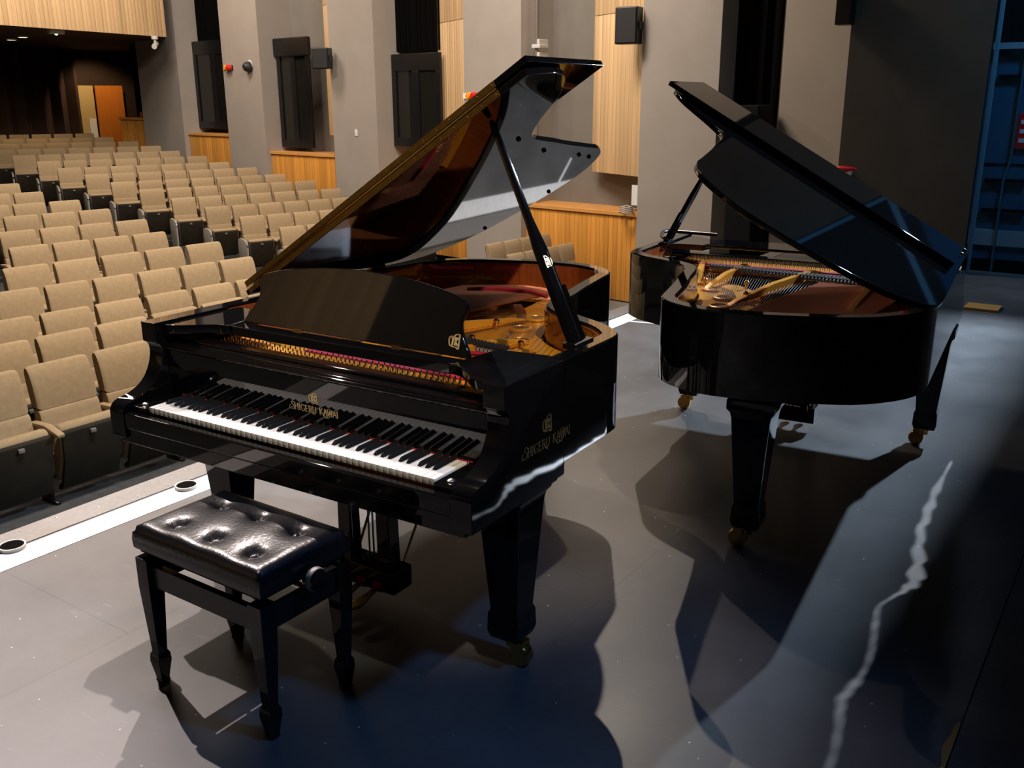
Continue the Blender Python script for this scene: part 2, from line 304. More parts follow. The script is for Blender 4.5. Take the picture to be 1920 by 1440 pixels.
def pale_panel(sa, da, sb, db, z0, z1, name='wall_panel', seam=None):
    a, b = Vector(W(sa, da, z0)), Vector(W(sb, db, z0)); d = b - a; L_ = d.length
    t = struct(link(name, None, None, a, math.atan2(d.y, d.x)))
    n = max(3, int(L_ / .105)); wd = L_ / n
    cuts = [z0] + ([seam] if seam else []) + [z1]
    for q in range(len(cuts) - 1):
        me = board_mesh('board', wd, cuts[q + 1] - cuts[q] - .008, .03, M['palewood'])
        for i in range(n): link('board', me, t, (i * wd, -.015, cuts[q] - z0))
    obj('backing', MB().box(0, L_, .02, .05, .004, z1 - z0 - .004), M['soffit'], t)
pale_panel(1.42, .62, -.02, .10, .62, 6.5, seam=2.98)
pale_panel(4.95, .62, 3.66, .10, .55, 6.5, seam=3.05)
pale_panel(8.25, .62, 7.0, .10, 1.05, 6.5, seam=3.55)
# black window cupboards and drapes in the bays
WINN = []
def bay_window(s0, s1, z0, z1, d, label, hood=True):
    WINN.append(1); t = struct(link('window_%d' % len(WINN), None, None, W(s0, d, z0), WROT)); t['label'] = label
    Wd, Hh = s1 - s0, z1 - z0
    mb = MB().box(0, Wd, 0, .06, 0, .16).box(0, Wd, 0, .06, Hh - .30, Hh).box(0, .12, 0, .06, .16, Hh - .30).box(Wd - .12, Wd, 0, .06, .16, Hh - .30).box(Wd * .5 - .09, Wd * .5 + .09, 0, .06, .16, Hh - .30)
    obj('frame', mb, M['satin'], t, bev=.008)
    for k in (0, 1):
        x0 = .12 if k == 0 else Wd * .5 + .09
        p = obj('pane', MB().box(x0, x0 + Wd * .5 - .21, .02, .03, .16, Hh - .30), M['glass'], t)
        obj('mullion', MB().box(x0 + (Wd * .5 - .21) * .5, x0 + (Wd * .5 - .21) * .5 + .16, .005, .019, .16, Hh - .30), M['plasterdk'], p)
        obj('latch', MB().lathe([(.02, 0), (.02, -.03), (.005, -.035)], (Wd * .5 + (.05 if k else -.05), 0, Hh * .35), axis='y', k=8), M['chrome'], t)
    if hood: obj('hood', MB().box(-.02, Wd + .02, -.02, .12, Hh - .34, Hh + .03), M['satin'], t, bev=.03)
bay_window(8.55, 9.66, .78, 2.95, .45, 'black framed window with a hood between the second and third grey pillars from the back')
bay_window(11.25, 12.98, 1.12, 3.05, .45, 'black framed window beside the beacon pillar above the orange wainscot', False)
bay_window(4.7, 6.0, .9, 2.55, .45, 'dark window left of the pale boards, half hidden by the raised lid', False)
def drape(name, s0, s1, d, z0, z1, label, mat):
    n = 36; mb = MB(); P = [W(s0 + (s1 - s0) * i / n, d + .05 * math.sin(i * 1.7) + .02 * math.sin(i * .7), 0) for i in range(n + 1)]
    vs = []; 
    for p in P: vs += [(p[0], p[1], z0), (p[0], p[1], z1)]
    for p in P: q = Vector(p) + WN * .02; vs += [(q.x, q.y, z0), (q.x, q.y, z1)]
    m2 = 2 * (n + 1); fs = []
    for i in range(n): fs += [(2 * i, 2 * i + 2, 2 * i + 3, 2 * i + 1), (m2 + 2 * i, m2 + 2 * i + 1, m2 + 2 * i + 3, m2 + 2 * i + 2)]
    fs += [(0, 1, m2 + 1, m2), (2 * n, m2 + 2 * n, m2 + 2 * n + 1, 2 * n + 1)]
    mb.add(vs, fs); return tag(obj(name, mb, mat), label, 'curtain')
drape('black_drape', 11.15, 13.0, .62, 3.0, 7.4, 'black drape hanging above the window beside the brown pillar', M['void'])
drape('black_drape', 4.62, 6.02, .60, 2.6, 7.4, 'black drape hanging above the dark window behind the raised lid', M['void'])
# steel pipe with clamps in the bay next to the speaker
t = thing('scaffold_pipe', 'vertical grey pipe with two clamps beside the speaker bay', 'pipe', W(2.28, .22, 0))
obj('pipe', MB().tube([(0, 0, .2), (0, 0, 6.5)], .028, 10), M['trim'], t)
for z in (2.32, 2.52): obj('clamp', MB().box(-.06, .20, -.10, .06, z, z + .06).box(-.03, .24, -.07, -.02, z + .06, z + .14), M['grille'], t, bev=.012)
# back of the hall
BY = 26.2
plane_struct('wall_back', MB().box(-6, 30, BY, BY + .2, -1.5, 7.5), M['soffit'])
def flat_box(name, x0, x1, y0, y1, z0, z1, mat, bev=0): return obj(name, MB().box(x0, x1, y0, y1, z0, z1), mat, bev=bev)

# ------------------------------------------------------------------ theatre seats
def seat_meshes():
    S = {}
    def cushion(x0, x1, prof, mat, name):            # prof: closed loop (y,z); lofted across x with pillow ends
        rings = []
        cy = sum(p[0] for p in prof) / len(prof); cz = sum(p[1] for p in prof) / len(prof)
        for x, k in ((x0, .80), (x0 + .010, .93), (x0 + .032, 1), (x1 - .032, 1), (x1 - .010, .93), (x1, .80)):
            rings.append([(x, cy + (p[0] - cy) * k, cz + (p[1] - cz) * (k if abs(k - 1) < .01 else .5 + .5 * k)) for p in prof])
        return MB().sect(rings).mesh(name, mat)
    sl = .20                                          # recline
    def bk(z, d): return (sl * (z - .40) + d, z)
    up_ = spline([bk(.70, .0), bk(.80, -.006), bk(.92, -.002), bk(1.0, .022), bk(1.02, .05), bk(1.0, .085), bk(.92, .10), bk(.70, .095)], 3)
    lo = spline([bk(.36, .012), bk(.5, -.012), bk(.64, -.006), bk(.70, .004), bk(.70, .09), bk(.5, .10), bk(.36, .095)], 2)
    S['backrest'] = cushion(-.238, .238, up_, M['fabric'], 'backrest'); S['lower_backrest'] = cushion(-.236, .236, lo, M['fabric'], 'lower_backrest')
    S['back_shell'] = MB().prism([bk(.30, .098), bk(.97, .102), bk(.97, .114), bk(.30, .114)], lambda a, b: (-.222, a, b), lambda a, b: (.222, a, b)).mesh('back_shell', M['shell'], .006)
    pad = spline([(-.02, .16), (-.085, .20), (-.155, .36), (-.19, .55), (-.185, .605), (-.15, .628), (-.10, .61), (-.06, .48), (-.01, .25)], 3)
    S['seat'] = cushion(-.234, .234, pad, M['fabricdk'], 'seat')
    sh = [(-.045, .095), (-.11, .115), (-.190, .33), (-.216, .57), (-.197, .595), (-.174, .36), (-.10, .17), (-.045, .13)]
    S['seat_shell'] = MB().prism(sh, lambda a, b: (-.232, a, b), lambda a, b: (.232, a, b)).mesh('seat_shell', M['shell'], .006)
    S['number_plate'] = MB().box(-.022, .022, -.232, -.205, .525, .555).mesh('number_plate', M['trim'], .003)
    S['armrest'] = MB().prism([(-.27, .565), (-.275, .595), (-.10, .635), (.10, .625), (.13, .60), (.10, .58), (-.10, .585)], lambda a, b: (-.302, a, b), lambda a, b: (-.242, a, b)).mesh('armrest', M['fabricdk'], .01)
    S['side_panel'] = MB().prism([(-.20, .56), (.12, .56), (.15, .30), (.04, .16), (-.02, .30), (-.15, .48)], lambda a, b: (-.284, a, b), lambda a, b: (-.262, a, b)).mesh('side_panel', M['fabricdk'], .005)
    S['pedestal'] = MB().prism([(-.03, 0), (.05, 0), (.06, .34), (-.01, .34)], lambda a, b: (-.289, a, b), lambda a, b: (-.259, a, b)).box(-.290, -.256, -.10, .12, 0, .02).mesh('pedestal', M['satin'], .004)
    S['end_panel'] = MB().prism(spline([(-.24, .10), (-.25, .40), (-.235, .585), (-.05, .64), (.14, .62), (.15, .40), (.13, .08)], 2), lambda a, b: (-.315, a, b), lambda a, b: (-.28, a, b)).mesh('end_panel', M['panelgrey'], .006)
    S['aisle_light'] = MB().lathe([(.022, 0), (.022, -.02), (.014, -.028), (.001, -.028)], (-.298, -.19 - .05, .53), axis='y', k=10).mesh('aisle_light', M['chrome'])
    S['hinge_cover'] = MB().prism(spline([(-.235, .12), (-.25, .56), (-.20, .60), (-.16, .56), (-.10, .20)], 2), lambda a, b: (-.262, a, b), lambda a, b: (-.232, a, b)).mesh('hinge_cover', M['darkgrey'], .008)
    return S
SM = seat_meshes()
def seat(x, y, z, ph, pc, scale, label, group, end=False, ped=False):
    s = pc / .545
    t = thing('theatre_seat', label, 'theatre seat', (x, y, z), ph, group); t.scale = (s, scale, scale)
    for n in ('backrest', 'lower_backrest', 'back_shell', 'seat', 'seat_shell', 'number_plate'): link(n, SM[n], t)
    if end:
        for n in ('end_panel', 'aisle_light', 'hinge_cover'): link(n, SM[n], t)
    else:
        for n in ('armrest', 'side_panel'): link(n, SM[n], t)
    if ped: link('pedestal', SM['pedestal'], t)
    return t
def fill(rows, scale, block, group, ends):
    for k, (x, y, z, ph, pc, n0, n) in enumerate(rows):
        c, s_ = math.cos(ph), math.sin(ph)
        for i in range(-n0 if n0 else 0, n):
            a = (i + .47) * pc; px, py = x + a * c, y + a * s_
            o = .114 * scale                                   # front top edge of backrest sits at the row line
            px += s_ * o; py -= c * o
            if ends == 'A': lab = "tan theatre seat, %s from the left in the %s row of the centre block" % (ORD[i + n0], ORD[k])
            elif ends == 'C': lab = 'tan theatre seat, %s from the left in the %s row beside the wainscot' % (ORD[i], ORD[k])
            elif k < 10: lab = 'tan theatre seat, %s from the aisle in the %s row of the side block' % (ORD[i], ORD[k])
            else: lab = 'tan theatre seat, %s from the wall in the %s row of the side block' % (ORD[n - 1 - i], ORD[k])
            seat(px, py, z - SEAT_H * scale, ph, pc, scale, lab, group, end=(ends in 'BC' and i == 0 and k < 10), ped=(k < 2 and i % 2 == 0))
fill(A, 1.0, '', 'centre block theatre seats', 'A')
fill(B, .90, '', 'side block theatre seats', 'B')
fill(CR, .80, '', 'short front row theatre seats', 'C')

# ------------------------------------------------------------------ lettering
GLY = {'S': [[(.62, .86), (.45, .98), (.25, .96), (.16, .78), (.30, .60), (.50, .44), (.60, .24), (.46, .04), (.24, .0), (.02, .10)]],
       'H': [[(.12, 0), (.12, 1)], [(.68, 0), (.68, 1)], [(.12, .52), (.68, .52)]], 'I': [[(.15, 0), (.15, 1)]],
       'G': [[(.74, .82), (.56, .98), (.34, .98), (.12, .76), (.10, .36), (.30, .04), (.56, .02), (.74, .16), (.74, .44)], [(.56, .44), (.80, .44)]],
       'E': [[(.12, 0), (.12, 1)], [(.12, .97), (.58, .97)], [(.12, .52), (.48, .52)], [(.12, .03), (.62, .03)]],
       'R': [[(.12, 0), (.12, 1)], [(.12, .97), (.48, .96), (.60, .76), (.48, .54), (.12, .52)], [(.36, .52), (.70, .0), (.95, -.18), (1.2, -.2)]],
       'U': [[(.10, 1), (.10, .3), (.28, .02), (.5, .02), (.64, .3), (.64, 1)]],
       'K': [[(.12, 0), (.12, 1)], [(.62, 1), (.12, .46)], [(.30, .58), (.72, 0), (1.0, -.30), (1.3, -.36), (1.6, -.2)]],
       'A': [[(.02, 0), (.38, 1)], [(.38, 1), (.74, 0)], [(.16, .36), (.60, .36)]],
       'W': [[(.02, 1), (.28, 0)], [(.28, 0), (.52, .9)], [(.52, .9), (.76, 0)], [(.76, 0), (1.02, 1)]]}
ADV = {'S': .76, 'H': .88, 'I': .38, 'G': .92, 'E': .72, 'R': .80, 'U': .82, 'K': .80, 'A': .78, 'W': 1.06, ' ': .55}
def ribbon(mb, pts, wd, fn):
    for i in range(len(pts) - 1):
        (x0, y0), (x1, y1) = pts[i], pts[i + 1]; L_ = math.hypot(x1 - x0, y1 - y0) or 1; vert = abs(y1 - y0) / L_
        ww = wd * (.55 + .75 * vert) * .5; nx, ny = -(y1 - y0) / L_ * ww, (x1 - x0) / L_ * ww; ex_, ey_ = (x1 - x0) / L_ * ww * .5, (y1 - y0) / L_ * ww * .5
        mb.add([fn(x0 + nx - ex_, y0 + ny - ey_), fn(x1 + nx + ex_, y1 + ny + ey_), fn(x1 - nx + ex_, y1 - ny + ey_), fn(x0 - nx - ex_, y0 - ny - ey_)], [(0, 1, 2, 3)])
def lettering(text, h, fn, wd=.15):
    mb = MB(); tot = sum(ADV[c] for c in text); x = -tot / 2
    for q, ch in enumerate(text):
        big = 1.22 if q == 0 else 1
        for st in GLY.get(ch, []):
            P = [((x + a * big) * h, b * h * big) for a, b in (spline(st, 3) if len(st) > 3 else st)]
            ribbon(mb, P, wd * h, fn)
            if len(st) == 2 and abs(st[0][0] - st[1][0]) < .01:
                for (a, b) in st: ribbon(mb, [((x + a - .12) * h, b * h), ((x + a + .12) * h, b * h)], .10 * h, fn)
        x += ADV[ch]
    # swashes
    ribbon(mb, [((-tot / 2 + a) * h, b * h) for a, b in spline([(.05, .12), (-.25, .0), (-.3, .35), (-.05, .62)], 4)], .08 * h, fn)
    ribbon(mb, [((tot / 2 - 2.5 + a) * h, b * h) for a, b in spline([(0, .2), (.6, 1.15), (1.1, .9), (.9, .1), (.4, -.3), (0, .0)], 5)], .07 * h, fn)
    return mb
def emblem(h, fn):
    mb = MB()
    ribbon(mb, [(a * h, b * h) for a, b in spline([(-.5, .30), (-.55, .1), (-.42, -.32), (-.1, -.45), (.25, -.46), (.52, -.56), (.50, .1), (.48, .52), (.25, .58), (.0, .48), (-.05, .30), (-.3, .38), (-.5, .30)], 4)], .12 * h, fn)
    for st in ([(-.15, .22), (-.15, -.3)], [(-.33, .22), (.05, .22)], [(.12, .3), (.12, -.3)], [(.36, .3), (.12, .0), (.38, -.3)]): ribbon(mb, [(a * h, b * h) for a, b in st], .14 * h, fn)
    return mb
# ------------------------------------------------------------------ grand pianos
TAIL = [(1.53, 1.30), (1.525, 1.21), (1.494, 1.155), (1.42, 1.085), (1.332, 1.035), (1.241, .985), (1.167, .931), (1.128, .88), (1.102, .806), (1.073, .653), (1.044, .524), (1.001, .29), (.985, .2), (.954, .13), (.90, .07), (.83, .03), (.757, .005), (.664, 0), (.52, .02), (.311, .085), (.17, .16), (.05, .3), (.005, .44), (0, .6)]
PW, TOP = 1.53, .995
def outline(L, f0, stretch=0):
    P = spline([(a, t) for a, t in TAIL], 3)
    P = [(a, L - t + stretch * max(0, 1 - t / 1.3)) for a, t in P]
    return [(PW, f0)] + P + [(0, f0)]
def offset(P, d):
    out = []
    for i, p in enumerate(P):
        a, b = P[max(i - 1, 0)], P[min(i + 1, len(P) - 1)]; tx, ty = b[0] - a[0], b[1] - a[1]; l_ = math.hypot(tx, ty) or 1
        out.append((p[0] - ty / l_ * d, p[1] + tx / l_ * d))      # path runs treble -> tail -> bass, left side = inside
    return out
def square_ring(cx, cy, z, h, hy=None): hy = hy or h; return [(cx - h, cy - hy, z), (cx + h, cy - hy, z), (cx + h, cy + hy, z), (cx - h, cy + hy, z)]
def grand_piano(name, label, loc, rz, L, T, l0, keys, prop_w, stretch, legs=(.155, 1.42)):
    t = thing(name, label, 'piano', loc, rz, 'pair of black grand pianos')
    P = outline(L, .50); Pi = offset(P, .058); Pm = offset(P, .006)
    # rim
    rings = []
    for o_, m_, i_ in zip(P, Pm, Pi):
        mi_ = (i_[0] + (m_[0] - i_[0]) * .1, i_[1] + (m_[1] - i_[1]) * .1)
        rings.append([(*o_, .67), (*o_, TOP - .005), (*m_, TOP), (*mi_, TOP), (*i_, TOP - .005), (*i_, .67)])
    rim = obj('rim', MB().sect(rings), M['black'], t)
    obj('rim_lining', MB().sect([[(*a, .74), (*a, TOP - .012), (*b, TOP - .012), (*b, .74)] for a, b in zip(offset(P, .0585), offset(P, .066))]), M['maho'], rim)
    # arms with their S-curved cheeks
    prof = spline([(0, .62), (0, .70), (.004, .722), (.018, .738), (.04, .746), (.075, .753), (.115, .768), (.15, .795), (.175, .835), (.187, .875), (.186, .903), (.178, .918)], 3) + [(.165, .925), (.165, TOP), (.5, TOP), (.5, .67), (.46, .62)]
    for x0, x1 in ((0, .072), (PW - .072, PW)): obj('arm', MB().prism(prof, lambda a, b: (x0, a, b), lambda a, b: (x1, a, b)), M['black'], t, bev=.003, ang=50)
    obj('keybed', MB().box(.03, PW - .03, .012, .56, .60, .655), M['black'], t, bev=.004)
    obj('bottom_board', MB().box(.07, PW - .07, .45, .62, .63, .70), M['matte'], t)
    Pb = offset(P, .05)
    for (xa, ya, xb, yb) in ((.2, .55, .45, L - .25), (.75, .55, .60, L - .25), (1.25, .55, .72, L - .30)):
        d = Vector((xb - xa, yb - ya, 0)); n_ = Vector((-d.y, d.x, 0)).normalized() * .05
        obj('bottom_beam', MB().prism([(xa + n_.x, ya + n_.y), (xb + n_.x, yb + n_.y), (xb - n_.x, yb - n_.y), (xa - n_.x, ya - n_.y)], lambda a, b: (a, b, .60), lambda a, b: (a, b, .74)), M['matte'], t)
    Pin = offset(P, .03)
    obj('soundboard', MB().prism(Pin, lambda a, b: (a, b, .735), lambda a, b: (a, b, .755)), M['sound'], t, smooth=False)
    # keyboard
    obj('keyslip', MB().box(.072, PW - .072, .004, .034, .655, .712), M['black'], t, bev=.006)
    for s_, (x0, x1) in enumerate(((.073, .151), (1.379, PW - .073))):
        kb = obj('key_block', MB().box(x0, x1, .034, .205, .656, .732), M['black'], t, bev=.004)
        obj('screw', MB().lathe([(.012, .732), (.012, .735), (.007, .739), (.001, .74)], ((x0 + x1) / 2, .065, 0), k=14), M['steel'], kb)
    K0, KW = .154, .0235
    if keys:
        wm = MB().box(.0006, KW - .0006, .047, .212, .714, .735).mesh('white_key', M['ivory'], .0012, 2)
        bmq = MB().prism([(.0, .735), (.0055, .7478), (.0064, .7485), (.014 - .0064, .7485), (.014 - .0055, .7478), (.014 - 0, .735)], lambda a, b: (a - .007, .100 + (b - .735) * .55, b), lambda a, b: (a - .007, .21, b)).mesh('black_key', M['keyblk'], .0008, 2)
        for i in range(52): link('white_key', wm, t, (K0 + i * KW, 0, 0))
        blk = [(0, .003)]
        for o_ in range(7): blk += [(2 + 7 * o_ + 0, -.0025), (2 + 7 * o_ + 1, .0025), (2 + 7 * o_ + 3, -.0035), (2 + 7 * o_ + 4, 0), (2 + 7 * o_ + 5, .0035)]
        for i, dx in blk: link('black_key', bmq, t, (K0 + (i + 1) * KW + dx, 0, 0))
        obj('key_felt', MB().box(K0 - .018, K0 + 1.222 + .018, .2015, .2055, .735, .7385), M['redfelt'], t)
        fb = obj('fallboard', MB().prism([(.214, .738), (.204, .893), (.224, .893), (.234, .738)], lambda a, b: (.074, a, b), lambda a, b: (PW - .074, a, b)), M['black'], t, bev=.002)
        sl_ = -.010 / .155
        def on_fb(cx, cz): return lambda a, b: (cx + a, .214 + sl_ * (cz + b - .738) - .0008, cz + b)
        obj('lettering', lettering('SHIGERU KAWAI', .0215, on_fb(.772, .775), .15), M['goldleaf'], fb, smooth=False)
        obj('emblem', emblem(.031, on_fb(.772, .826)), M['goldleaf'], fb, smooth=False)
        obj('nosing', MB().tube([(.08, .207, .901), (PW - .08, .207, .901)], .0085, 12), M['black'], fb)
        for k, (ya, yb, za, zb) in enumerate(((.212, .258, .890, .914), (.258, .312, .885, .926))): obj('fallboard_rail', MB().box(.074, PW - .074, ya, yb, za, zb), M['black'], t, bev=.006, seg=3)
        obj('lettering', lettering('SHIGERU KAWAI', .028, lambda a, b: (PW + .0008, .40 + a * 1.02, .752 + b), .075), M['goldlight'], t, smooth=False)
        obj('emblem', emblem(.045, lambda a, b: (PW + .0008, .395 + a, .822 + b)), M['goldlight'], t, smooth=False)
    else:
        obj('fallboard', MB().prism([(.03, .74), (.205, .90), (.29, .90), (.29, .74)], lambda a, b: (.074, a, b), lambda a, b: (PW - .074, a, b)), M['black'], t, bev=.006)
    # iron plate
    pl = obj('iron_plate', MB().box(.075, PW - .075, .335, .66, .868, .880), M['gold'], t, bev=.003)
    n_ = len(P); i0 = 1; i1 = n_ - 14
    inn = offset(P, .075); rngs = []
    for i in range(i0, i1):
        f = (i - i0) / (i1 - i0); wd = .36 - .16 * min(1, f * 1.3); a = inn[i]; b = offset(P, .075 + wd)[i]; rngs.append([(*a, .852), (*b, .845), (*b, .857), (*a, .866)])
    fl = obj('plate_flange', MB().sect(rngs), M['gold'], pl)
    # a straight treble web joining the front web to the flange
    obj('treble_web', MB().prism([(PW - .075, .655), (PW - .075, L - 1.28), (1.19, L - 1.28), (1.13, .655)], lambda a, b: (a, b, .850), lambda a, b: (a, b, .866)), M['gold'], pl)
    for k, (x, y) in enumerate(((1.15, L - 1.17), (1.03, L - 1.02), (.925, L - .85), (.885, L - .66), (.865, L - .46), (.78, L - .28), (.60, L - .20), (1.30, .80))):
        h = obj('plate_hole', MB().lathe([(.047, .866), (.044, .874), (.036, .876), (.032, .870)], (x, y, 0), k=20), M['gold'], pl)
        obj('hole_cup', MB().lathe([(.034, .868), (.034, .8725), (.001, .8700)], (x, y, 0), k=18), M['felt_brown'], h)
    struts = [((.34, .60), (.34, L - .28)), ((.64, .60), (.86, L - .68)), ((1.00, .60), (1.06, L - 1.0)), ((1.24, .60), (1.14, L - 1.12))]
    for (a, b) in struts:
        d = Vector((b[0] - a[0], b[1] - a[1])).normalized(); nn = Vector((-d.y, d.x)) * .015
        def q(s_, k_): x = a[0] + (b[0] - a[0]) * s_; y = a[1] + (b[1] - a[1]) * s_; return (x + nn.x * k_, y + nn.y * k_)
        prof2 = [(0, .872), (0, .905), (.10, .925), (.55, .915), (.9, .885), (1, .866)]
        obj('plate_strut', MB().prism(prof2, lambda s_, z: (*q(s_, -1), z), lambda s_, z: (*q(s_, 1), z)), M['gold'], pl, bev=.004)
    for (x, y) in ((1.10, L - 1.13), (.83, L - .88), (1.20, L - 1.32), (.90, L - 1.15)):
        obj('plate_bolt', MB().lathe([(.008, .86), (.008, .885), (.012, .888), (.012, .898), (.006, .904), (.001, .905)], (x, y, 0), k=12), M['brass'], pl)
    # strings
    mb = MB()
    for i in range(64):
        f = i / 63; x0 = .46 + .92 * f; e = (.47 + .62 * f, L - .32 - .62 * f ** 1.1)
        if f > .86: e = (1.03 + .3 * (f - .86) / .14, L - .90 - .25 * (f - .86) / .14)
        mb.tube([(x0, .60, .893), (e[0], e[1], .872)], .0011, 3, caps=False)
    stuff(obj('steel_strings', mb, M['steel'], t))
    mb = MB()
    for i in range(40):
        f = i / 39; mb.tube([(.12 + .40 * f, .60, .905), (.30 + .46 * f, L - .34 + .14 * math.sin(f * 2.4), .898)], .0036, 5, caps=False)
    stuff(obj('bass_strings', mb, M['copper'], t))
    mb = MB()
    for r in range(4):
        for i in range(56):
            x = .13 + 1.27 * (i + .25 * r) / 56; mb.lathe([(.0030, .88), (.0030, .902), (.0022, .904)], (x, .352 + .030 * r + .006 * math.sin(x * 30), 0), k=6)
    stuff(obj('tuning_pins', mb, M['chrome'], t))
    obj('pin_felt', MB().box(.48, 1.40, .475, .515, .880, .886), M['redfelt'], pl)
    mb = MB(); mb2 = MB()
    for i in range(60):
        f = i / 59; x = .13 + 1.02 * f; y = .83 - .10 * f
        mb.box(x - .0045, x + .0045, y, y + .10 - .05 * f, .914, .926); mb2.box(x - .0045, x + .0045, y, y + .10 - .05 * f, .902, .915)
    dm = stuff(obj('dampers', mb, M['darkgrey'], t)); stuff(obj('damper_felts', mb2, M['grayfelt'], dm))
    obj('bridge', MB().prism(spline([(1.28, .80), (1.15, .95), (.98, 1.12), (.80, L - .60), (.66, L - .42)], 4) + [(.63, L - .44), (.77, L - .63), (.94, 1.08), (1.12, .92), (1.26, .78)], lambda a, b: (a, b, .755), lambda a, b: (a, b, .862)), M['felt_brown'], t)
    obj('string_braid', MB().tube([(.38, L - .44, .905), (.50, L - .36, .908), (.66, L - .34, .906), (.78, L - .40, .905)], .009, 6), M['redfelt'], t)
    obj('string_braid', MB().tube([(1.02, .705, .899), (1.10, .72, .90), (1.20, .70, .899)], .010, 6), M['redfelt'], t)
    # music desk and its side ledges
    for m_ in (0, 1):
        pg = spline([(.073, .20), (.11, .206), (.15, .225), (.20, .268), (.25, .298), (.29, .305)], 4) + [(.26, .53), (.073, .55)]
        pg = pg if not m_ else [(PW - a, b) for a, b in reversed(pg)]
        obj('side_ledge', MB().prism(pg, lambda a, b: (a, b, .955), lambda a, b: (a, b, .986)), M['black'], t, bev=.004)
    if keys:
        obj('desk_rail', MB().box(.285, PW - .285, .315, .378, .950, .984), M['black'], t, bev=.004)
        half = [(.49, 0), (.482, .02), (.452, .062), (.437, .10), (.448, .135), (.446, .155), (.425, .17), (.33, .192), (.17, .212), (0, .22)]
        half = spline(half, 3); pg = half + [(-a, b) for a, b in reversed(half[:-1])]
        ln = .36
        dk = obj('music_desk', MB().prism(pg, lambda a, b: (.770 + a, .385 + b * ln, .984 + b), lambda a, b: (.770 + a, .401 + b * ln, .984 + b - .004)), M['black'], t, bev=.004, seg=3)
        obj('emblem', emblem(.036, lambda a, b: (1.195 + a, .385 + (.045 + b) * ln - .0012, .984 + .045 + b)), M['goldleaf'], dk, smooth=False)
        for x in (.55, .98): obj('desk_hinge', MB().box(x - .02, x + .02, .378, .386, .984, .990), M['brass'], dk)
    else:
        obj('music_desk', MB().box(.3, 1.24, .38, .62, .988, 1.003), M['black'], t, bev=.005)
    # lid
    cT, sT = math.cos(T), math.sin(T); Z0 = 1.0
    def LV(w_, ly, h): return (w_ * cT - h * sT, ly, Z0 + w_ * sT + h * cT)
    lp = outline(L, l0, stretch)[1:-1]
    lp = [(PW, l0)] + [p for p in offset(lp, -.012)] + [(0, l0)]
    lid = obj('lid', MB().prism(lp, lambda a, b: LV(a, b, 0), lambda a, b: LV(a, b, .022)), M['black'], t, bev=.0035, seg=2, ang=60)
    flap = obj('lid_front_flap', MB().prism([(.03, l0), (PW + .02, l0), (PW + .02, l0 + .50), (.03, l0 + .50)], lambda a, b: LV(a, b, .031), lambda a, b: LV(a, b, .053)), M['black'], t, bev=.003)
    for h0, par in ((.001, lid), (.032, flap)):
        obj('piano_hinge', MB().prism([(.02, h0), (PW - .115, h0), (PW - .115, h0 + .020), (.02, h0 + .020)], lambda a, b: LV(a, l0 - .0035, b), lambda a, b: LV(a, l0 + .001, b)), M['brassd'], par, bev=.0008)
        mb = MB()
        for i in range(22):
            p = LV(.06 + .064 * i, l0 - .0042, h0 + .010); mb.lathe([(.0035, 0), (.0025, -.001), (.0005, -.0012)], p, axis='y', k=8)
        stuff(obj('hinge_screws', mb, M['brass'], par))
    obj('hinge_knuckle', MB().tube([LV(.02, l0 - .004, .0265), LV(PW - .115, l0 - .004, .0265)], .0042, 8), M['brass'], flap)
    for i, s_ in enumerate((.55, .78, .95, 1.1, 1.5, 1.68)):
        k = int(len(lp) * s_ / 2); p = offset(lp, .06)[k]; mb = MB(); c0 = LV(p[0], p[1], 0); c1 = LV(p[0], p[1], -.008); mb.tube([c0, c1], [.010, .008], 10); obj('bumper', mb, M['matte'], lid)
    for ly in (l0 + .25, L - .62):
        h = obj('lid_hinge', MB().box(-.012, .012, ly - .05, ly + .05, TOP - .01, Z0 + .004), M['brassd'], t, bev=.002)
    obj('hinge_plate', MB().box(.064, .072, L - .66, L - .61, .92, .985), M['brassd'], t, bev=.002)
    # prop
    b0 = Vector((PW - .062, l0 + .02, TOP - .006)); b1 = Vector(LV(prop_w, l0 + .115, -.004)); d = (b1 - b0).normalized(); sx = Vector((0, 1, 0)); sx = (sx - d * d.dot(sx)).normalized(); nx = d.cross(sx)
    rr = []
    for f, a, b in ((0, .030, .013), (.10, .030, .013), (.42, .027, .012), (.55, .014, .010), (.97, .010, .009), (1, .006, .006)):
        c_ = b0 + (b1 - b0) * f; rr.append([tuple(c_ + sx * a + nx * b), tuple(c_ - sx * a + nx * b), tuple(c_ - sx * a - nx * b), tuple(c_ + sx * a - nx * b)])
    pr = obj('lid_prop', MB().sect(rr), M['black'], t, bev=.003)
    ns = -1 if nx.y * 0 + nx.x < 0 else 1
    fc = nx * (.0137 * (1 if nx.dot(Vector((-.2, -1, .4))) > 0 else -1))
    obj('emblem', emblem(.034, lambda a, b: tuple(b0 + (b1 - b0) * .36 + fc + sx * -a + d * b)), M['goldleaf'], pr, smooth=False)
    obj('groove', MB().prism([(-.003, .02), (.003, .02), (.003, .32), (-.003, .32)], lambda a, b: tuple(b0 + d * b + fc * 1.01 + sx * (a + .012)), lambda a, b: tuple(b0 + d * b + fc * .9 + sx * (a + .012))), M['matte'], pr)
    sp = obj('short_prop', MB().sect([[tuple(b0 + Vector((0, .05, 0)) + d * s_ * 1.0 + sx * a + nx * b) for a, b in ((.008, .008), (-.008, .008), (-.008, -.008), (.008, -.008))] for s_ in (0, .20)]), M['black'], pr)
    obj('prop_hinge', MB().box(b0.x - .03, b0.x + .02, b0.y - .04, b0.y + .08, TOP - .012, TOP + .008), M['satin'], pr, bev=.003)
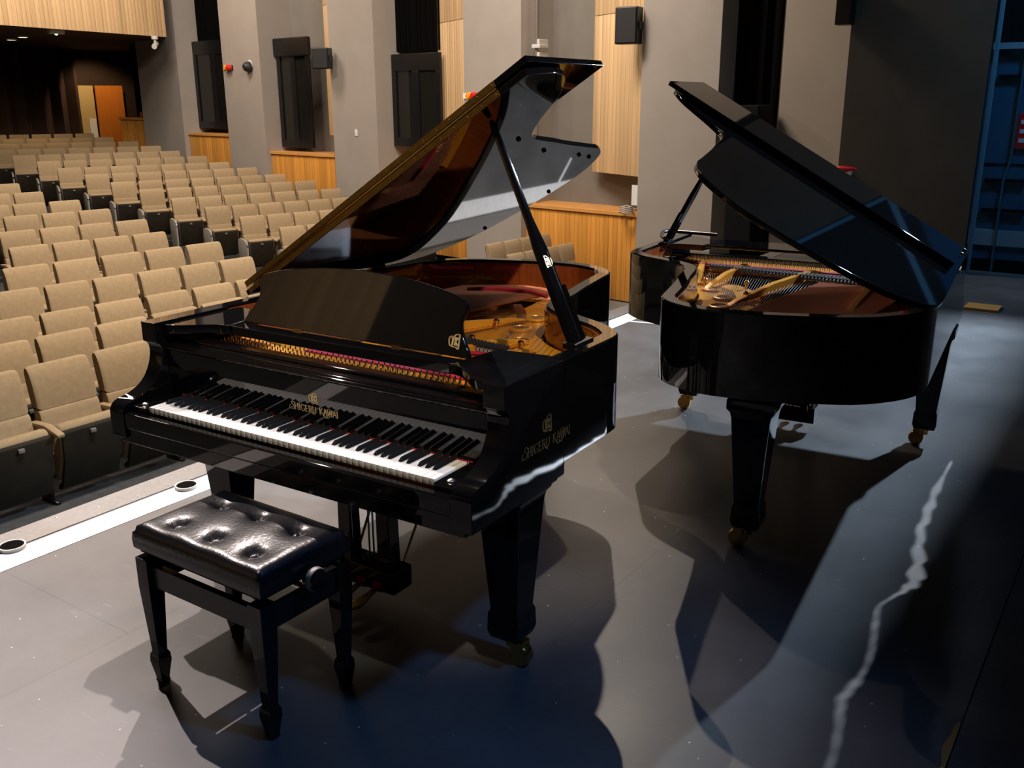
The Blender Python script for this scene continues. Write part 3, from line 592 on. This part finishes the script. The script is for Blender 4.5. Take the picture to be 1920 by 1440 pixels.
    # legs
    for (x, y, a) in ((legs[0], .37, 0), (legs[1], .37, 0), (.57, L - .17, .4)):
        lg = obj('leg', MB().sect([square_ring(x, y, z, h) for z, h in ((.64, .092), (.60, .092), (.585, .080), (.56, .075), (.20, .050), (.185, .056), (.125, .058), (.098, .050))]), M['black'], t, bev=.004)
        cs = obj('caster', MB().lathe([(.03, .098), (.03, .085), (.02, .08), (.02, .06)], (x, y, 0), k=14).box(x - .008 + .02, x + .052, y - .026, y + .026, .055, .088), M['brass'], lg, bev=.003)
        obj('wheel', MB().lathe([(.018, -.018), (.036, -.018), (.038, -.012), (.038, .012), (.036, .018), (.018, .018)], (x + .035, y, .0385), axis='y', k=20), M['brass'], lg)
    # lyre
    ly = obj('pedal_lyre', MB().box(.62, .91, .40, .505, .065, .150), M['black'], t, bev=.006)
    for x in (.675, .855): obj('lyre_post', MB().sect([[(x - a, .445 - b, z), (x + a, .445 - b, z), (x + a, .445 + b, z), (x - a, .445 + b, z)] for z, a, b in ((.14, .030, .03), (.40, .028, .026), (.61, .032, .03))]), M['black'], ly, bev=.004)
    for k in range(3):
        x = .690 + .075 * k
        pg = spline([(-.010, .40), (-.010, .345), (-.019, .305), (-.019, .275), (0, .258), (.019, .275), (.019, .305), (.010, .345), (.010, .40)], 3)
        obj('pedal', MB().prism(pg, lambda a, b: (x + a, b, .060 + (b - .26) * .12), lambda a, b: (x + a, b, .074 + (b - .26) * .12)), M['brass'], ly, bev=.003)
        obj('pedal_felt', MB().box(x - .018, x + .018, .393, .402, .068, .105), M['redfelt'], ly)
    for x in (.66, .87): obj('lyre_brace', MB().tube([(x, .49, .12), (x + (.02 if x > .7 else -.02), .80, .61)], .005, 8), M['brass'], ly)
    for x in (.745, .765, .785): obj('pedal_rod', MB().tube([(x, .47, .15), (x, .47, .60)], .0035, 6), M['chrome'], ly)
    return t
ANG1 = math.atan2(-.9994, .036)
grand_piano('grand_piano', 'black grand piano facing the tufted bench, lid raised over gold plate and keyboard', (1.79, 2.93, 0), ANG1, 2.07, .56, .665, True, 1.28, .16)
grand_piano('grand_piano', 'black grand piano at right seen from its tail, without a bench', (5.44, .825, 0), PI / 2 + .097, 2.15, .525, .54, False, 1.28, .05, (.085, 1.35))

# ------------------------------------------------------------------ bench
def bench():
    t = thing('piano_bench', 'black tufted leather piano bench with square tapering legs and side knob', 'bench', (1.66, 2.123, 0), 0)
    hx, hy = .172, .278; z0, z1 = .455, .535; N1, N2 = 34, 52; mb = MB(); vs = []; fs = []
    bt = [(-.115 + .005, .115), (-.115 + .005, -.04), (-.115 + .005, -.20), (.045, .12), (.052, -.035), (.052, -.20)]
    bt = [(x, y) for x in (-.088, .070) for y in (.165, 0, -.165)]
    for i in range(N1 + 1):
        for j in range(N2 + 1):
            x = -hx + 2 * hx * i / N1; y = -hy + 2 * hy * j / N2
            ed = min(hx - abs(x), hy - abs(y)); r = .035; q = max(0, r - ed) / r
            z = z1 - r * .75 * (1 - math.sqrt(max(0, 1 - q * q)))
            z += .012 * (1 - (x / hx) ** 2) * (1 - (y / hy) ** 2)
            for bx, by in bt:
                dd = math.hypot(x - bx, y - by); z -= .020 * math.exp(-(dd / .022) ** 2) + .010 * math.exp(-(dd / .055) ** 2)
            vs.append((x, y, z))
    for i in range(N1):
        for j in range(N2): a = i * (N2 + 1) + j; fs.append((a, a + 1, a + N2 + 2, a + N2 + 1))
    top = len(vs); per = [i * (N2 + 1) for i in range(N1 + 1)] + [N1 * (N2 + 1) + j for j in range(1, N2 + 1)] + [i * (N2 + 1) + N2 for i in range(N1 - 1, -1, -1)] + [j for j in range(N2 - 1, 0, -1)]
    for k_, (z, s_) in enumerate(((z0 + .03, 1.012), (z0 + .004, 1.004), (z0, .985))):
        base = len(vs)
        for p in per: vs.append((vs[p][0] * s_, vs[p][1] * s_, z))
        prev = per if k_ == 0 else list(range(base - len(per), base))
        for a in range(len(per)): b = (a + 1) % len(per); fs.append((prev[a], prev[b], base + b, base + a))
    fs.append(tuple(range(len(vs) - len(per), len(vs))))
    mb.add(vs, fs); cu = obj('cushion', mb, M['leather'], t)
    for bx, by in bt: obj('button', MB().lathe([(.0115, 0), (.011, .006), (.006, .0095), (.001, .0102)], (bx, by, z1 - .022), k=16), M['leather'], cu)
    obj('seat_board', MB().box(-.160, .160, -.266, .266, .443, .456), M['matte'], t)
    hx, hy = .148, .250
    for s_ in (-1, 1):
        obj('apron', MB().box(s_ * hx - .011, s_ * hx + .011, -hy, hy, .335, .405), M['satin'], t, bev=.002)
        obj('apron', MB().box(-hx, hx, s_ * hy - .011, s_ * hy + .011, .335, .405), M['satin'], t, bev=.002)
        obj('lift_arm', MB().prism([(-.10, .39), (-.08, .39), (.02, .445), (0, .445)], lambda a, b: (a, s_ * .17 - .008, b), lambda a, b: (a, s_ * .17 + .008, b)).prism([(.10, .39), (.08, .39), (-.02, .445), (0, .445)], lambda a, b: (a, s_ * .19 - .008, b), lambda a, b: (a, s_ * .19 + .008, b)), M['satin'], t)
        for u in (-1, 1):
            x, y = s_ * hx, u * hy
            obj('leg', MB().sect([square_ring(x, y, z, h) for z, h in ((.428, .027), (.33, .027), (.105, .0165), (.095, .022), (.070, .0235), (.020, .016), (.006, .0145), (0, .017))]), M['black'], t, bev=.0025)
    obj('axle', MB().tube([(.0, -.29, .415), (0, .25, .415)], .008, 8), M['satin'], t)
    kn = obj('knob', MB().lathe([(.010, -.262), (.012, -.285), (.031, -.288), (.034, -.296), (.034, -.318), (.030, -.326), (.001, -.327)], (.0, 0, .452), axis='y', k=24), M['black'], t)
    obj('knob_cap', MB().lathe([(.0335, -.300), (.0352, -.304), (.0352, -.316), (.0335, -.320)], (.0, 0, .452), axis='y', k=24), M['trim'], kn)
bench()

# ------------------------------------------------------------------ stage wings
plane_struct('wall_wing_black', MB().box(13.3, 13.5, 1.5, 5.6, -1.5, 7.5), M['void'])
plane_struct('wall_wing_beige', MB().box(13.0, 13.2, 3.66, 4.56, -.2, 7.5), M['beige'])
plane_struct('wall_wing_return', MB().box(13.2, 13.3, 4.56, 4.66, -.2, 7.5), M['flat'])
t = thing('stage_flat', 'tall dark brown stage flat standing behind the right piano', 'stage flat', (10.6, 1.67, 0))
obj('face', MB().box(0, .03, 0, 1.35, .02, 7.0), M['flat'], t, bev=.003)
obj('frame', MB().box(.03, .09, 0, .07, 0, 7.0).box(.03, .09, 1.28, 1.35, 0, 7.0).box(.03, .09, 0, 1.35, 0, .08), M['matte'], t)
tag(obj('black_case', MB().box(12.4, 12.9, 4.62, 5.0, -.2, 1.66), M['matte'], bev=.02), 'tall black case standing in the dark gap left of the beige wall', 'case')
drape_pts = [(13.2, 4.55 + .80 * i / 20, 0) for i in range(21)]
mb = MB(); vs = []
for i, p in enumerate(drape_pts):
    xo = .05 * math.sin(i * 1.3); vs += [(p[0] + xo, p[1], -.2), (p[0] + xo, p[1], 7.4), (p[0] + xo + .02, p[1], -.2), (p[0] + xo + .02, p[1], 7.4)]
mb.add(vs, [f for i in range(20) for f in ((4 * i, 4 * i + 4, 4 * i + 5, 4 * i + 1), (4 * i + 2, 4 * i + 3, 4 * i + 7, 4 * i + 6))])
tag(obj('black_drape', mb, M['void']), 'black drape filling the gap between grey pillar and beige wall', 'curtain')
bw = plane_struct('wall_blue', MB().box(10.95, 11.1, -3.0, 1.78, 0, 7.0), M['bluewall'])
obj('stripe', MB().box(10.935, 10.951, -3.0, 1.70, .27, .43), M['bluestripe'], bw)
obj('base_band', MB().box(10.93, 10.951, -3.0, 1.75, .0, .13), M['matte'], bw)
for z in (.62, .92, 1.93): obj('strap', MB().box(10.92, 10.95, 1.15 + .1 * z, 1.62, z, z + .03), M['matte'], bw)
obj('joint', MB().box(10.945, 10.9505, -3, 1.70, 1.085, 1.10), M['matte'], bw)
obj('top_rail', MB().box(10.90, 10.95, -3, 1.70, 2.20, 2.26), M['bluestripe'], bw)
obj('upper_board', MB().box(10.93, 10.951, -3, 1.70, 2.26, 7.0), M['matte'], bw)
tag(obj('conduit', MB().tube([(10.92, 1.44, 0), (10.92, 1.44, .95), (10.92, 1.40, 1.15), (10.92, 1.40, 2.2)], .012, 8), M['bluewall']), 'thin vertical conduit pipe on the blue wing wall', 'pipe')
tag(obj('edge_batten', MB().box(10.72, 10.76, 1.62, 1.66, 0.0, 7.0), M['bluestripe'], bev=.004), 'pale blue batten along the far edge of the brown flat', 'batten')
t = thing('warning_sign', 'red warning sign on the blue wing wall', 'sign', (10.93, 1.24, 1.25)); obj('plate', MB().box(0, .015, 0, .16, 0, .34), M['red'], t, bev=.004)
for k in range(3): obj('lettering', MB().box(-.002, .0, .06 + .0 * k, .12, .06 + .09 * k, .10 + .09 * k), M['white'], t)
t = thing('red_beacon', 'small red beacon on the brown flat just above the piano lid', 'beacon', (10.6, 2.94, 1.0)); obj('lens', MB().lathe([(.005, .12), (.028, .09), (.032, 0), (.02, -.10), (.004, -.14)], (-.05, 0, .02), axis='y', k=12), M['red'], t); obj('bracket', MB().box(-.06, 0, -.08, -.02, -.045, -.01), M['paper'], t, bev=.004)
tag(obj('stage_rig_box', MB().box(10.42, 10.58, 2.98, 3.14, 2.46, 2.9).box(10.36, 10.50, 3.02, 3.12, 2.70, 2.80), M['satin'], bev=.01), 'dark lamp bracket at the top edge of the brown flat', 'lamp')
# black flag added to cut the work light's beam, and wing curtain with a ragged gap that lets the leak lamp through (both outside the picture, stage left)
struct(obj('work_light_flag', MB().add([(10.55, -.16, 3.75), (8.0, -.117, 3.75), (8.0, -2.6, 3.75), (10.55, -2.6, 3.75), (10.55, -.16, 3.78), (8.0, -.117, 3.78), (8.0, -2.6, 3.78), (10.55, -2.6, 3.78)], [(0, 1, 2, 3), (7, 6, 5, 4), (0, 4, 5, 1), (1, 5, 6, 2), (2, 6, 7, 3), (3, 7, 4, 0)]), M['void'], smooth=False))
LK = (9.5, -2.0, 3.0); PX = 8.7
streak = [(4.9, .70, .010), (4.46, .685, .035), (4.2, .665, .045), (3.95, .645, .040), (3.7, .60, .055), (3.5, .57, .06), (3.40, .585, .03), (3.3, .615, .012), (3.22, .632, .012), (3.12, .615, .020), (3.0, .592, .014), (2.9, .575, .016), (2.8, .568, .010), (2.7, .572, .03), (2.6, .582, .03), (2.5, .56, .02), (2.38, .535, .014), (2.25, .52, .012), (2.1, .515, .006)]
sp_ = spline(streak, 4)
def slit(x, y): f = (PX - LK[0]) / (x - LK[0]); return (LK[1] + f * (y - LK[1]), LK[2] * (1 - f))
lo_ = [slit(x, y - w_ * .4 * (1 + .5 * math.sin(i * 2.1))) for i, (x, y, w_) in enumerate(sp_)]; hi_ = [slit(x, y + w_ * .4 * (1 + .5 * math.sin(i * 1.7 + 1))) for i, (x, y, w_) in enumerate(sp_)]
mb = MB(); n_ = len(lo_)
vs = [(PX, p[0], p[1]) for p in lo_] + [(PX, -2.1, p[1]) for p in lo_] + [(PX, p[0], p[1]) for p in hi_] + [(PX, -1.1, p[1]) for p in hi_]
fs = [(i, i + 1, n_ + i + 1, n_ + i) for i in range(n_ - 1)] + [(2 * n_ + i, 2 * n_ + i + 1, 3 * n_ + i + 1, 3 * n_ + i) for i in range(n_ - 1)]
mb.add(vs, fs); zl, zh = min(p[1] for p in lo_ + hi_), max(p[1] for p in lo_ + hi_)
mb.box(PX - .001, PX + .001, -2.1, -1.1, zl - .6, zl); mb.box(PX - .001, PX + .001, -2.1, -1.1, zh, zh + .5)
struct(obj('wall_wing_curtain', mb, M['void'], smooth=False))

# ------------------------------------------------------------------ fittings on the pillars
def on_wall(name, label, cat, s, z, d=0, group=None): return thing(name, label, cat, W(s, d, z), WROT, group)      # local x along wall, -y into the hall... local +y = into hall side
for s, z, lb in ((10.80, 2.42, 'red and amber beacon on the grey pillar beside a round detector'), (3.45, 1.80, 'red and amber beacon on the grey pillar behind the raised lid')):
    t = on_wall('wall_beacon', lb, 'beacon', s, z, 0, 'red and amber wall beacons')
    obj('base_plate', MB().box(-.10, .13, 0, .02, -.05, .05), M['satin'], t, bev=.004)
    obj('red_lens', MB().lathe([(.06, .02), (.06, .09), (.045, .115), (.001, .12)], (-.03, 0, 0), axis='y', k=14), M['red'], t)
    obj('amber_lens', MB().lathe([(.06, .02), (.06, .09), (.045, .115), (.001, .12)], (.075, 0, 0), axis='y', k=14), M['amber'], t)
    obj('socket_plate', MB().box(.20, .27, 0, .02, -.045, .045), M['paper'], t, bev=.004)
t = on_wall('round_detector', 'dark round detector on the grey pillar right of the beacon', 'detector', 10.05, 2.42)
obj('body', MB().lathe([(.10, 0), (.11, .05), (.09, .12), (.05, .16), (.001, .165)], (0, 0, 0), axis='y', k=18), M['darkgrey'], t); obj('collar', MB().lathe([(.07, 0), (.115, .012), (.07, .024)], (0, 0, .03), axis='y', k=18), M['grille'], t)
t = on_wall('light_switch', 'small white switch plate on the wide grey pillar', 'switch', 6.63, 1.145); obj('plate', MB().box(-.035, .035, 0, .014, -.06, .06), M['paper'], t, bev=.003); obj('rocker', MB().box(-.012, .012, .014, .02, -.02, .02), M['white'], t)
for s, z, lb, hw, hh, rot in ((7.27, 2.50, 'small grey speaker bracketed in front of the pale boards of the far bay', .17, .19, .5), (.25, 2.74, 'black speaker mounted on the pale boards left of the near pillar', .17, .25, .2)):
    t = on_wall('wall_speaker', lb, 'speaker', s, z, -.12 if hh > .2 else -.22); t.rotation_euler = (0, 0, WROT + rot)
    obj('cabinet', MB().box(-hw, hw, -.10, .12, -hh, hh), M['satin'], t, bev=.018, seg=3); obj('grille', MB().box(-hw + .02, hw - .02, .12, .128, -hh + .02, hh - .02), M['darkgrey'], t, bev=.003)
    obj('bracket', MB().box(-.03, .03, -.30, -.10, -.03, .03), M['darkgrey'], t); obj('yoke', MB().box(-hw - .02, -hw, -.06, .06, -.05, .05), M['darkgrey'], t)
tag(obj('wall_notice', wbox(.15, .27, .10, .118, .20, .50), M['paper']), 'white notice standing on the wainscot cap by the near pillar', 'notice')
t = thing('cable_coil', 'coil of pale grey cable lying on the wainscot cap', 'cable', W(.30, .02, .085))
for k in range(4): obj('loop', MB().tube([(.10 * math.cos(a) * (1 - .06 * k), .10 * math.sin(a) * (1 - .06 * k), .014 + .026 * k + .008 * math.sin(3 * a)) for a in [2 * PI * i / 20 for i in range(21)]], .014, 6), M['cable'], t)
obj('tail', MB().tube([(.08, .05, .014), (.20, .07, .014), (.34, .03, .014), (.46, .06, .014)], .013, 6), M['cable'], t)
# ------------------------------------------------------------------ back of the auditorium
Z1 = 3.1; f0, f1 = Vector((8.2, 18.14, Z1)), Vector((14.18, 19.05, Z1)); d = f1 - f0
fa = struct(link('wall_balcony', None, None, f0, math.atan2(d.y, d.x))); n_ = 60; wd = d.length / n_; me = board_mesh('board', wd, 3.4, .03, M['palewood'])
for i in range(n_): link('board', me, fa, (i * wd, 0, 0))
obj('backing', MB().box(0, d.length, .04, .1, .02, 3.4), M['soffit'], fa)
plane_struct('ceiling_soffit', MB().prism([(2, 17.9), (14.2, 19.08), (16.5, 22.5), (19, 26.2), (2, 26.2)], lambda a, b: (a, b, 3.12 + (b - 19) * .0), lambda a, b: (a, b, 3.3)), M['soffit'])
plane_struct('wall_back_side', MB().box(15.3, 19.4, 22.4, 22.5, -1, -.9), M['soffit'])
for i, (x, y) in enumerate(((12.6, 22.6), (12.25, 21.5))):
    t = thing('downlight', 'lit downlight at the left edge of the dark soffit' if i == 0 else 'smaller lit downlight beside it under the dark soffit', 'downlight', (x, y, 3.12)); obj('ring', MB().lathe([(.12, 0), (.12, -.03), (.095, -.03), (.09, -.01)], (0, 0, 0), k=18), M['grille'], t)
    em = bpy.data.materials.new('downlight_glow'); n, l = nodes(em); n['Principled BSDF'].inputs['Emission Color'].default_value = (1, .85, .6, 1); n['Principled BSDF'].inputs['Emission Strength'].default_value = 9
    obj('lens', MB().lathe([(.09, -.012), (.001, -.02)], (0, 0, 0), k=18), em, t)
    spot('downlight_beam', (x, y, 3.05), (x + .3, y + 1.2, -.4), 60, (1, .72, .42), 120, .6, .08)
t = thing('exit_lamp', 'pale emergency lamp under the edge of the balcony', 'lamp', (11.5, 18.95, 3.0)); obj('housing', MB().box(-.16, .16, -.06, .06, .03, .12), M['grille'], t, bev=.02)
eg = bpy.data.materials.new('green_indicator'); n, l = nodes(eg); n['Principled BSDF'].inputs['Emission Color'].default_value = (.5, 1, .5, 1); n['Principled BSDF'].inputs['Emission Strength'].default_value = 3
obj('indicator', MB().lathe([(.03, .03), (.025, .01), (.001, .005)], (0, 0, 0), k=10), eg, t)
t = thing('security_camera', 'small security camera hanging from the balcony corner', 'camera', (13.75, 18.9, 2.93)); obj('mount', MB().lathe([(.07, .17), (.07, .10), (.03, .09), (.03, .04)], (0, 0, 0), k=14), M['grille'], t); obj('body', MB().tube([(.10, .10, .02), (-.12, -.12, -.06)], .055, 12), M['grille'], t)
# back curtain, open door, lit lobby
mb = MB(); vs = []; n_ = 80
for i in range(n_ + 1):
    x = 8 + 7.95 * i / n_; y = 25.6 + .10 * math.sin(i * 1.25) + .04 * math.sin(i * .5); vs += [(x, y, -.4), (x, y, 3.1), (x, y + .03, -.4), (x, y + .03, 3.1)]
mb.add(vs, [f for i in range(n_) for f in ((4 * i, 4 * i + 4, 4 * i + 5, 4 * i + 1), (4 * i + 2, 4 * i + 3, 4 * i + 7, 4 * i + 6))])
tag(obj('back_curtain', mb, M['curtain']), 'long dark brown curtain across the back of the hall', 'curtain')
lb = struct(obj('wall_lobby', MB().box(16.05, 16.75, 26.12, 26.19, -.3, 2.17), M['cream'])); obj('light_strip', MB().box(16.15, 16.22, 26.08, 26.12, -.2, 1.35), M['white'], lb); obj('notice', MB().box(16.5, 16.72, 26.09, 26.12, -.2, 1.25), M['paper'], lb)
t = struct(link('door_1', None, None, (16.75, 26.05, -.35), -.18)); obj('leaf', MB().box(0, .80, -.05, 0, 0, 2.52), M['door'], t, bev=.004); obj('handle', MB().lathe([(.03, -.05), (.03, -.09), (.012, -.10)], (.70, 0, 1.10), axis='y', k=10), M['chrome'], t)
obj('frame', MB().box(-.80, -.72, -.03, .03, 0, 2.56), M['door'], t, bev=.004)
drape('black_drape', 14.9, 16.3, .62, 1.2, 3.2, 'black sheet standing in for the dark opening above the short wainscot left of the brown pillar', M['void'])  # black sheet added for the unlit opening behind the short wainscot
tag(obj('carton', wbox(15.0, 15.25, .2, .45, 1.345, 1.62).add(*((lambda b: (b.v, b.f))(wbox(15.25, 15.45, .2, .4, 1.345, 1.48)))), M['door'], bev=.006), 'orange cartons on the short wainscot beside the brown pillar', 'carton')
spot('lobby_lamp', (16.4, 24.6, 2.9), (16.7, 26.2, .6), 120, (1, .70, .38), 110, .5, .1)
# hall wall on the far side and ceiling: outside the frame, seen only in reflections
fw_ = struct(link('wall_left', None, None, (-7.0, 3.0, -1.3), PI / 2)); me = board_mesh('board', .4, 6.0, .03, M['palewood'])
for i in range(17, 26): link('board', me, fw_, (i * .4, -.03, 2.2))
obj('backing', MB().box(0, 24, 0, .1, 0, 13), M['flat'], fw_)
plane_struct('ceiling', MB().box(-7, 17, 4.5, 27, 12.4, 12.5), M['plaster'])
# grille strip between the line and the front rows at the far side
t = thing('floor_grille', 'pale slotted floor grille beyond the white line near the far pillar', 'grille', (7.6, 4.28, -1.30), -.06)
obj('frame', MB().box(0, 3.6, 0, .34, 0, .012), M['matte'], t)
me = MB().box(0, .022, .02, .32, .012, .02).mesh('slat', M['grille'])
for i in range(60): link('slat', me, t, (.03 + i * .06, 0, 0))
tag(obj('hooked_rod', MB().tube(spline([(4.62, 2.19, 1.032), (4.66, 2.225, 1.036), (4.74, 2.265, 1.038), (4.81, 2.285, 1.038), (4.86, 2.27, 1.038), (4.868, 2.20, 1.036), (4.877, 2.0, 1.034)], 4), .0095, 8), M['satin']), 'thin black rod with a hooked end beside the far lid prop', 'rod')
